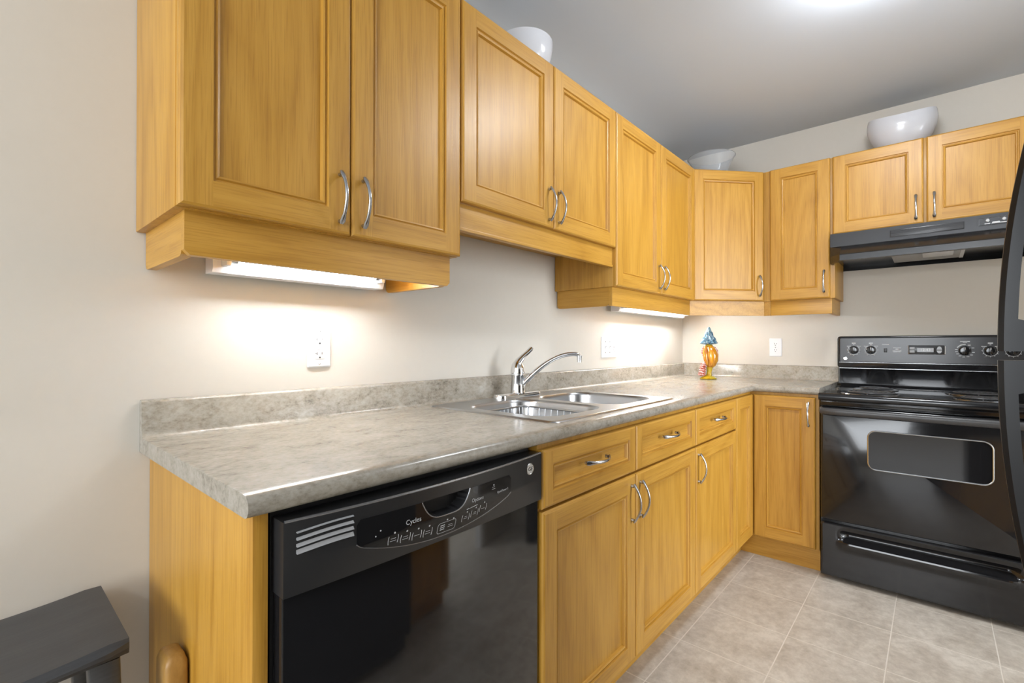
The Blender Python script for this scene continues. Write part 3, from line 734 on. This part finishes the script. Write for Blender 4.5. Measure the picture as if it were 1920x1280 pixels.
# ------------------------------------------------------------------ refrigerator
t = thing('refrigerator', 'black top freezer refrigerator at the right edge with two long bow handles', 'refrigerator', (-3.03, -1.53, 0))
FWD = .705
MB().box((0, -.70, .025), (FWD, -.062, 1.70), bev=.006).build('body', FRIDGE, t)
m = MB()
for x in (.06, FWD-.06):
    for y in (-.10, -.62): m.lathe([(.02, 0), (.02, .026)], (x, y, 0), 12)
build_each(m, 'roller', BLACKM, t)
MB().box((.01, -.062, .03), (FWD-.01, -.04, .10)).build('base_grille', BLACKM, t)
for nm, z0, z1, hz0, hz1 in (('freezer_door', 1.114, 1.70, 1.1175, 1.655), ('fridge_door', .11, 1.106, 1.1035, .545)):
    m = MB().box((0, -.060, z0), (FWD, 0, z1), bev=.012, seg=3); d = m.build(nm, FRIDGE, t)
    m = MB(); sg = 1 if hz1 > hz0 else -1; hxx = FWD-.026
    rings = []
    n = 22
    for i in range(n+1):
        s_ = i/n; z = hz0+(hz1-hz0)*s_; yo = .086-.086*max(0, s_)**2.05+.004
        th = .021 - .003*s_
        yi = max(-.002, yo-th)
        if s_ < .065: yi = -.002
        w = .0115
        pts = [(hxx-w, yi, z), (hxx-w, yo-.006, z), (hxx-w+.006, yo, z), (hxx+w-.006, yo, z), (hxx+w, yo-.006, z), (hxx+w, yi, z)]
        rings.append(pts)
    m.loft(rings); m.build('handle', FRIDGE, d, 40)

# ------------------------------------------------------------------ stool and wooden post
t = thing('stool', 'black stained wooden stool with dished seat at the left edge, by the wall', 'stool', (-3.440, -.176, 0))
m = MB(); rings = []; n = 16
sw, sd, sz = .215, .146, .620
for i in range(n+1):
    u = -1+2*i/n; x = u*sw; zt_s = sz-.016*(1-u*u)+.0; zb_ = sz-.030-.008*(1-u*u)
    e = 0 if abs(u) < .94 else (abs(u)-.94)/.06*.008
    rings.append([(x, y, z) for y, z in ((-sd+e, zb_+.010), (-sd+.010, zb_), (sd-.010, zb_), (sd-e, zb_+.010), (sd-e, zt_s-.010), (sd-.010, zt_s-e*.5), (-sd+.010, zt_s-e*.5), (-sd+e, zt_s-.010))])
m.loft(rings); m.build('seat', STOOLM, t, 30)
for sx in (-1, 1):
    for sy in (-1, 1):
        m = MB(); x1, y1 = sx*.183, sy*.113; x0, y0 = sx*.205, sy*.135
        def sq(cx, cy, z, h_): return [(cx+a_, cy+b__, z) for a_, b__ in rrect(-h_, h_, -h_, h_, .005, 2)]
        m.loft([sq(x0, y0, 0, .017), sq(x1, y1, sz-.034, .021)]); m.build('leg', STOOLM, t)
def lp(sx, sy, z): s_ = z/(sz-.034); return (sx*(.205-.022*s_), sy*(.135-.022*s_))
for sy in (-1, 1):
    a_, b__ = lp(-1, sy, .20), lp(1, sy, .20); MB().box((a_[0], a_[1]-.008, .185), (b__[0], a_[1]+.008, .217), bev=.002).build('stretcher', STOOLM, t)
for sx in (-1, 1):
    a_, b__ = lp(sx, -1, .30), lp(sx, 1, .30); MB().box((a_[0]-.008, a_[1], .285), (a_[0]+.008, b__[1], .317), bev=.002).build('stretcher', STOOLM, t)
m = MB(); pts = []
rings = [[(x, y, z) for x, y in rrect(-h1, h1, -h2, h2, r_, 4)] for z, h1, h2, r_ in ((0, .021, .036, .008), (.50, .0195, .034, .010), (.535, .019, .033, .010), (.548, .015, .028, .010), (.552, .009, .020, .006))]
m.loft(rings)
o = m.build('wooden_post', PINE, None, 50, loc=(-3.156, -.285, 0)); tag(o, 'short rounded wooden post standing beside the oak end panel behind the stool', 'post')

# ------------------------------------------------------------------ outlets and switches (local: x right, z up, wall at y=0)
def outlet_face(m, x, z, slots, r=.0):
    pass
def screw(m, x, z): m.lathe([(.0032, -.0061), (.0028, -.0072), (.0005, -.0074)], (x, 0, z), 12, axis='y')
def plate(w, h): 
    m = MB(); rings = []
    for y, ins in ((-.0005, 0), (-.003, 0), (-.0062, .0035)):
        rings.append([(x, y, z) for x, z in rrect(-w/2+ins, w/2-ins, -h/2+ins, h/2-ins, .004, 3)])
    m.loft(rings); return m
def slots20(m, z, y, t20=True):
    m.box((-.0095, y-.0006, z+.002), (-.0070, y, z+.0105))
    if t20: m.box((-.0145, y-.0006, z+.005), (-.0085, y, z+.0072))
    m.box((.0060, y-.0006, z+.003), (.0080, y, z+.0100))
t = thing('wall_outlet', 'white rectangular ground fault outlet under the near light fixture', 'outlet', (-2.728, 0, 1.1185), 0, 'white wall plates')
plate(.0705, .116).build('cover_plate', WHITE, t)
m = MB(); rr_box(m, -.0165, .0165, -.0335, .0335, -.0078, -.004, .003, 0, .001)
for z in (.0035, -.0035): m.box((-.009, -.0088, z-.0026), (.009, -.0074, z+.0026), bev=.0006)
rc = m.build('receptacle', WHITE, t)
m = MB(); slots20(m, .018, -.0079); slots20(m, -.0235, -.0079); build_each(m, 'slot', SLOTG, rc)
m = MB()
for z in (.0125, -.0290): m.lathe([(.0026, -.0079), (.0026, -.0086), (.0005, -.0086)], (0, 0, z), 10, axis='y')
build_each(m, 'ground_hole', SLOT, rc)
m = MB(); screw(m, 0, .048); screw(m, 0, -.048); build_each(m, 'screw', NICKEL, t)
def duplex(t, x0):
    m = MB()
    for z in (.0195, -.0195):
        pts = [(x0+max(-.0145, min(.0145, .0172*math.cos(a_))), z+.0145*math.sin(a_)) for a_ in [2*PI*k/28 for k in range(28)]]
        m.prism(pts, 'y', -.0078, -.005)
    rc = m.build('receptacle', WHITE, t)
    m = MB()
    for z in (.0195, -.0195):
        m.box((x0-.0075, -.0084, z), (x0-.0055, -.0077, z+.009)); m.box((x0+.0055, -.0084, z+.001), (x0+.0075, -.0077, z+.008))
        m.lathe([(.0024, -.0077), (.0024, -.0084), (.0004, -.0084)], (x0, 0, z-.006), 10, axis='y')
    build_each(m, 'slot', SLOT, rc)
t = thing('switch_plate', 'white plate with two toggle switches and an outlet, left of the corner', 'switch', (-1.0465, 0, 1.1155), 0, 'white wall plates')
plate(.165, .116).build('cover_plate', WHITE, t)
for x in (-.046, 0):
    m = MB().box((x-.005, -.0075, -.012), (x+.005, -.005, .012), bev=.001).prism([(-.006, .002), (-.017, .010), (-.018, .006), (-.006, -.006)], 'x', x-.0035, x+.0035)
    tg = m.build('toggle', WHITE, t)
    MB().box((x-.0056, -.0066, -.0125), (x+.0056, -.0062, .0125)).build('toggle_slot', SLOTG, tg)
duplex(t, .046)
m = MB()
for x in (-.046, 0):
    for z in (.030, -.030): screw(m, x, z)
screw(m, .046, 0); build_each(m, 'screw', NICKEL, t)
t = thing('wall_outlet', 'white duplex outlet on the wall left of the stove', 'outlet', (0, -.6045, 1.1125), RZ, 'white wall plates')
plate(.0705, .116).build('cover_plate', WHITE, t); duplex(t, 0)
m = MB(); screw(m, 0, 0); build_each(m, 'screw', NICKEL, t)

# ------------------------------------------------------------------ under-cabinet fluorescent fixtures
def fixture(label, x0, x1, y0, y1, zb):
    t = thing('light_fixture', label, 'light', (x0, 0, ZB), 0, 'white fluorescent fixtures under the wall cabinets'); L_ = x1-x0; hz = zb-ZB
    m = MB().prism([(y0, -.0005), (y1+.012, -.0005), (y1+.004, hz+.012), (y1+.010, hz), (y0, hz)], 'x', .0, L_); m.build('housing', ENAM, t)
    m = MB()
    for x in (.018, L_-.030): m.box((x, y1-.030, hz+.014), (x+.012, y1+.008, hz+.050), bev=.003)
    build_each(m, 'lamp_holder', WHITE, t)
    m = MB().lathe([(.006, .030), (.0125, .031), (.0125, .046), (.0128, .046)], (0, y1-.016, hz+.033), 16, axis='x'); m.lathe([(.0128, L_-.046), (.0125, L_-.031), (.006, L_-.030)], (0, y1-.016, hz+.033), 16, axis='x'); build_each(m, 'tube_cap', NICKEL, t)
    m = MB().lathe([(.0125, .046), (.0125, L_-.046)], (0, y1-.016, hz+.033), 16, axis='x'); m.build('fluorescent_tube', TUBE, t)
fixture('white fluorescent light fixture under the cabinet nearest the camera', -3.030, -2.560, -.030, -.088, 1.300)
fixture('white fluorescent light fixture under the cabinet next to the corner', -1.075, -.165, -.030, -.088, 1.312)

# ------------------------------------------------------------------ ceiling light, pendant behind the camera
t = thing('ceiling_light', 'round white opal glass ceiling light, lit, at the top edge', 'light', (-1.42, -1.275, H))
MB().lathe([(.176, -.0005), (.178, -.020), (.172, -.024), (.14, -.024)], n=40).build('base_ring', ENAM, t)
MB().lathe([(.140, -.020), (.164, -.024), (.173, -.032), (.174, -.042), (.167, -.056), (.147, -.077), (.111, -.095), (.06, -.106), (.001, -.110)], n=48).build('glass_dome', DOME, t, 60)

# ------------------------------------------------------------------ bowls on the cabinets
def bowl_shape(R, h, sx=1, sy=1, wave=0, n=48, th=.005, bulge=0.0):
    m = MB(); rings = []
    def ring(k, inner):
        out = []
        for j in range(n):
            a_ = 2*PI*j/n; w_ = wave*math.cos(2*a_); s_ = k
            prof = .46+.54*math.sin(PI/2*min(1, s_**.75*1.0))*1.0 - bulge*max(0, s_-.6)**2
            r_ = R*prof - (th if inner else 0); hh = h*(1+w_)
            out.append((sx*r_*math.cos(a_), sy*r_*math.sin(a_), (th if inner else 0)*(1-s_)+hh*s_))
        return out
    K = 14
    for i in range(K+1): rings.append(ring(i/K, False))
    for i in range(K, -1, -1): rings.append(ring(i/K, True))
    m.loft(rings); return m
o = bowl_shape(.107, .146, bulge=.02).build('bowl', PORC, None, 70, loc=(-1.99, -.178, ZT)); tag(o, 'plain round white ceramic bowl on the cabinet above the sink', 'bowl')
o = bowl_shape(.152, .178, 1.0, .72, .07, bulge=.45).build('bowl', PORC, None, 70, loc=(-.165, -1.238, ZT), rot=(0, 0, PI/2+.05)); tag(o, 'oblong white ceramic bowl with raised ends on the cabinet above the range hood', 'bowl')
m = MB(); rings = []; n = 48
for r_, z in ((.062, 0), (.070, .004), (.090, .055), (.114, .110), (.137, .152), (.141, .156), (.137, .157), (.109, .114), (.085, .060), (.062, .010), (.03, .006)):
    rings.append([(r_*math.cos(2*PI*j/n), r_*math.sin(2*PI*j/n), z) for j in range(n)])
m.loft(rings)
o = m.build('bowl', GLASSB, None, 60, loc=(-.335, -.318, ZT)); tag(o, 'clear glass flared bowl on the corner wall cabinet', 'bowl')

# ------------------------------------------------------------------ glass bird ornament
t = thing('glass_ornament', 'amber glass ornament with blue frilled top in the counter corner', 'ornament', (-.371, -.311, ZC+.0005), math.atan2(-.75, .66))
MB().lathe([(.030, 0), (.050, .002), (.052, .008), (.040, .016), (.020, .022), (.016, .026)], n=28, sy=.8).build('foot', YELG, t, 60)
m = MB(); m.tube([(.004, 0, .020), (.006, 0, .045), (.008, 0, .075)], [.018, .013, .020], 14); m.build('stem', YELG, t)
m = MB(); m.tube([(.006, 0, .066), (.014, 0, .090), (.020, 0, .120), (.020, 0, .150), (.013, 0, .180), (.006, 0, .205), (.004, 0, .214)], [.010, .030, .040, .042, .034, .022, .014], 20)
m.build('body', AMBER, t, 60)
m = MB(); m.tube([(-.020, -.010, .205), (-.026, -.018, .16), (-.022, -.022, .12), (-.014, -.020, .09)], [(.010, .006), (.016, .010), (.015, .010), (.006, .004)], 12); m.build('wing', AMBER, t, 60)
m = MB(); m.tube([(.038, .002, .200), (.052, .004, .175), (.055, .004, .145), (.046, .002, .115)], [(.005, .008), (.010, .012), (.009, .012), (.004, .006)], 12); m.build('back_fin', REDG, t, 60)
m = MB()
for k in range(6):
    z = .030+.0135*k; cx_ = -.040+.0022*k
    m.tube([(cx_+(.017-.0012*k)*math.cos(a_), (.015)*math.sin(a_), z) for a_ in [2*PI*q/18 for q in range(18)]], .0075, 8, closed=True)
m.build('coiled_tail', REDG, t, 60)
m = MB(); m.tube([(-.030, 0, .145), (-.034, 0, .165), (-.032, 0, .190), (-.024, 0, .205)], [.006, .010, .010, .006], 10); m.build('beak_strand', REDG, t, 60)
m = MB(); m.lathe([(.018, .206), (.020, .212), (.014, .220)], (.003, 0, 0), 20); m.build('collar', YELG, t)
m = MB(); n = 40; rings = []
for r_, z, am in ((.010, .215, .0), (.036, .219, .25), (.043, .224, .30), (.036, .242, .22), (.032, .256, .25), (.024, .268, .20), (.021, .286, .22), (.013, .302, .18), (.010, .316, .1), (.003, .326, 0)):
    rings.append([(.004+r_*(1+am*math.sin(9*a_+z*90))*math.cos(a_), r_*(1+am*math.sin(9*a_+z*90))*math.sin(a_), z+.004*am*math.cos(9*a_)) for a_ in [2*PI*j/n for j in range(n)]])
m.loft(rings); m.build('frilled_crest', BLUEG, t, 60)
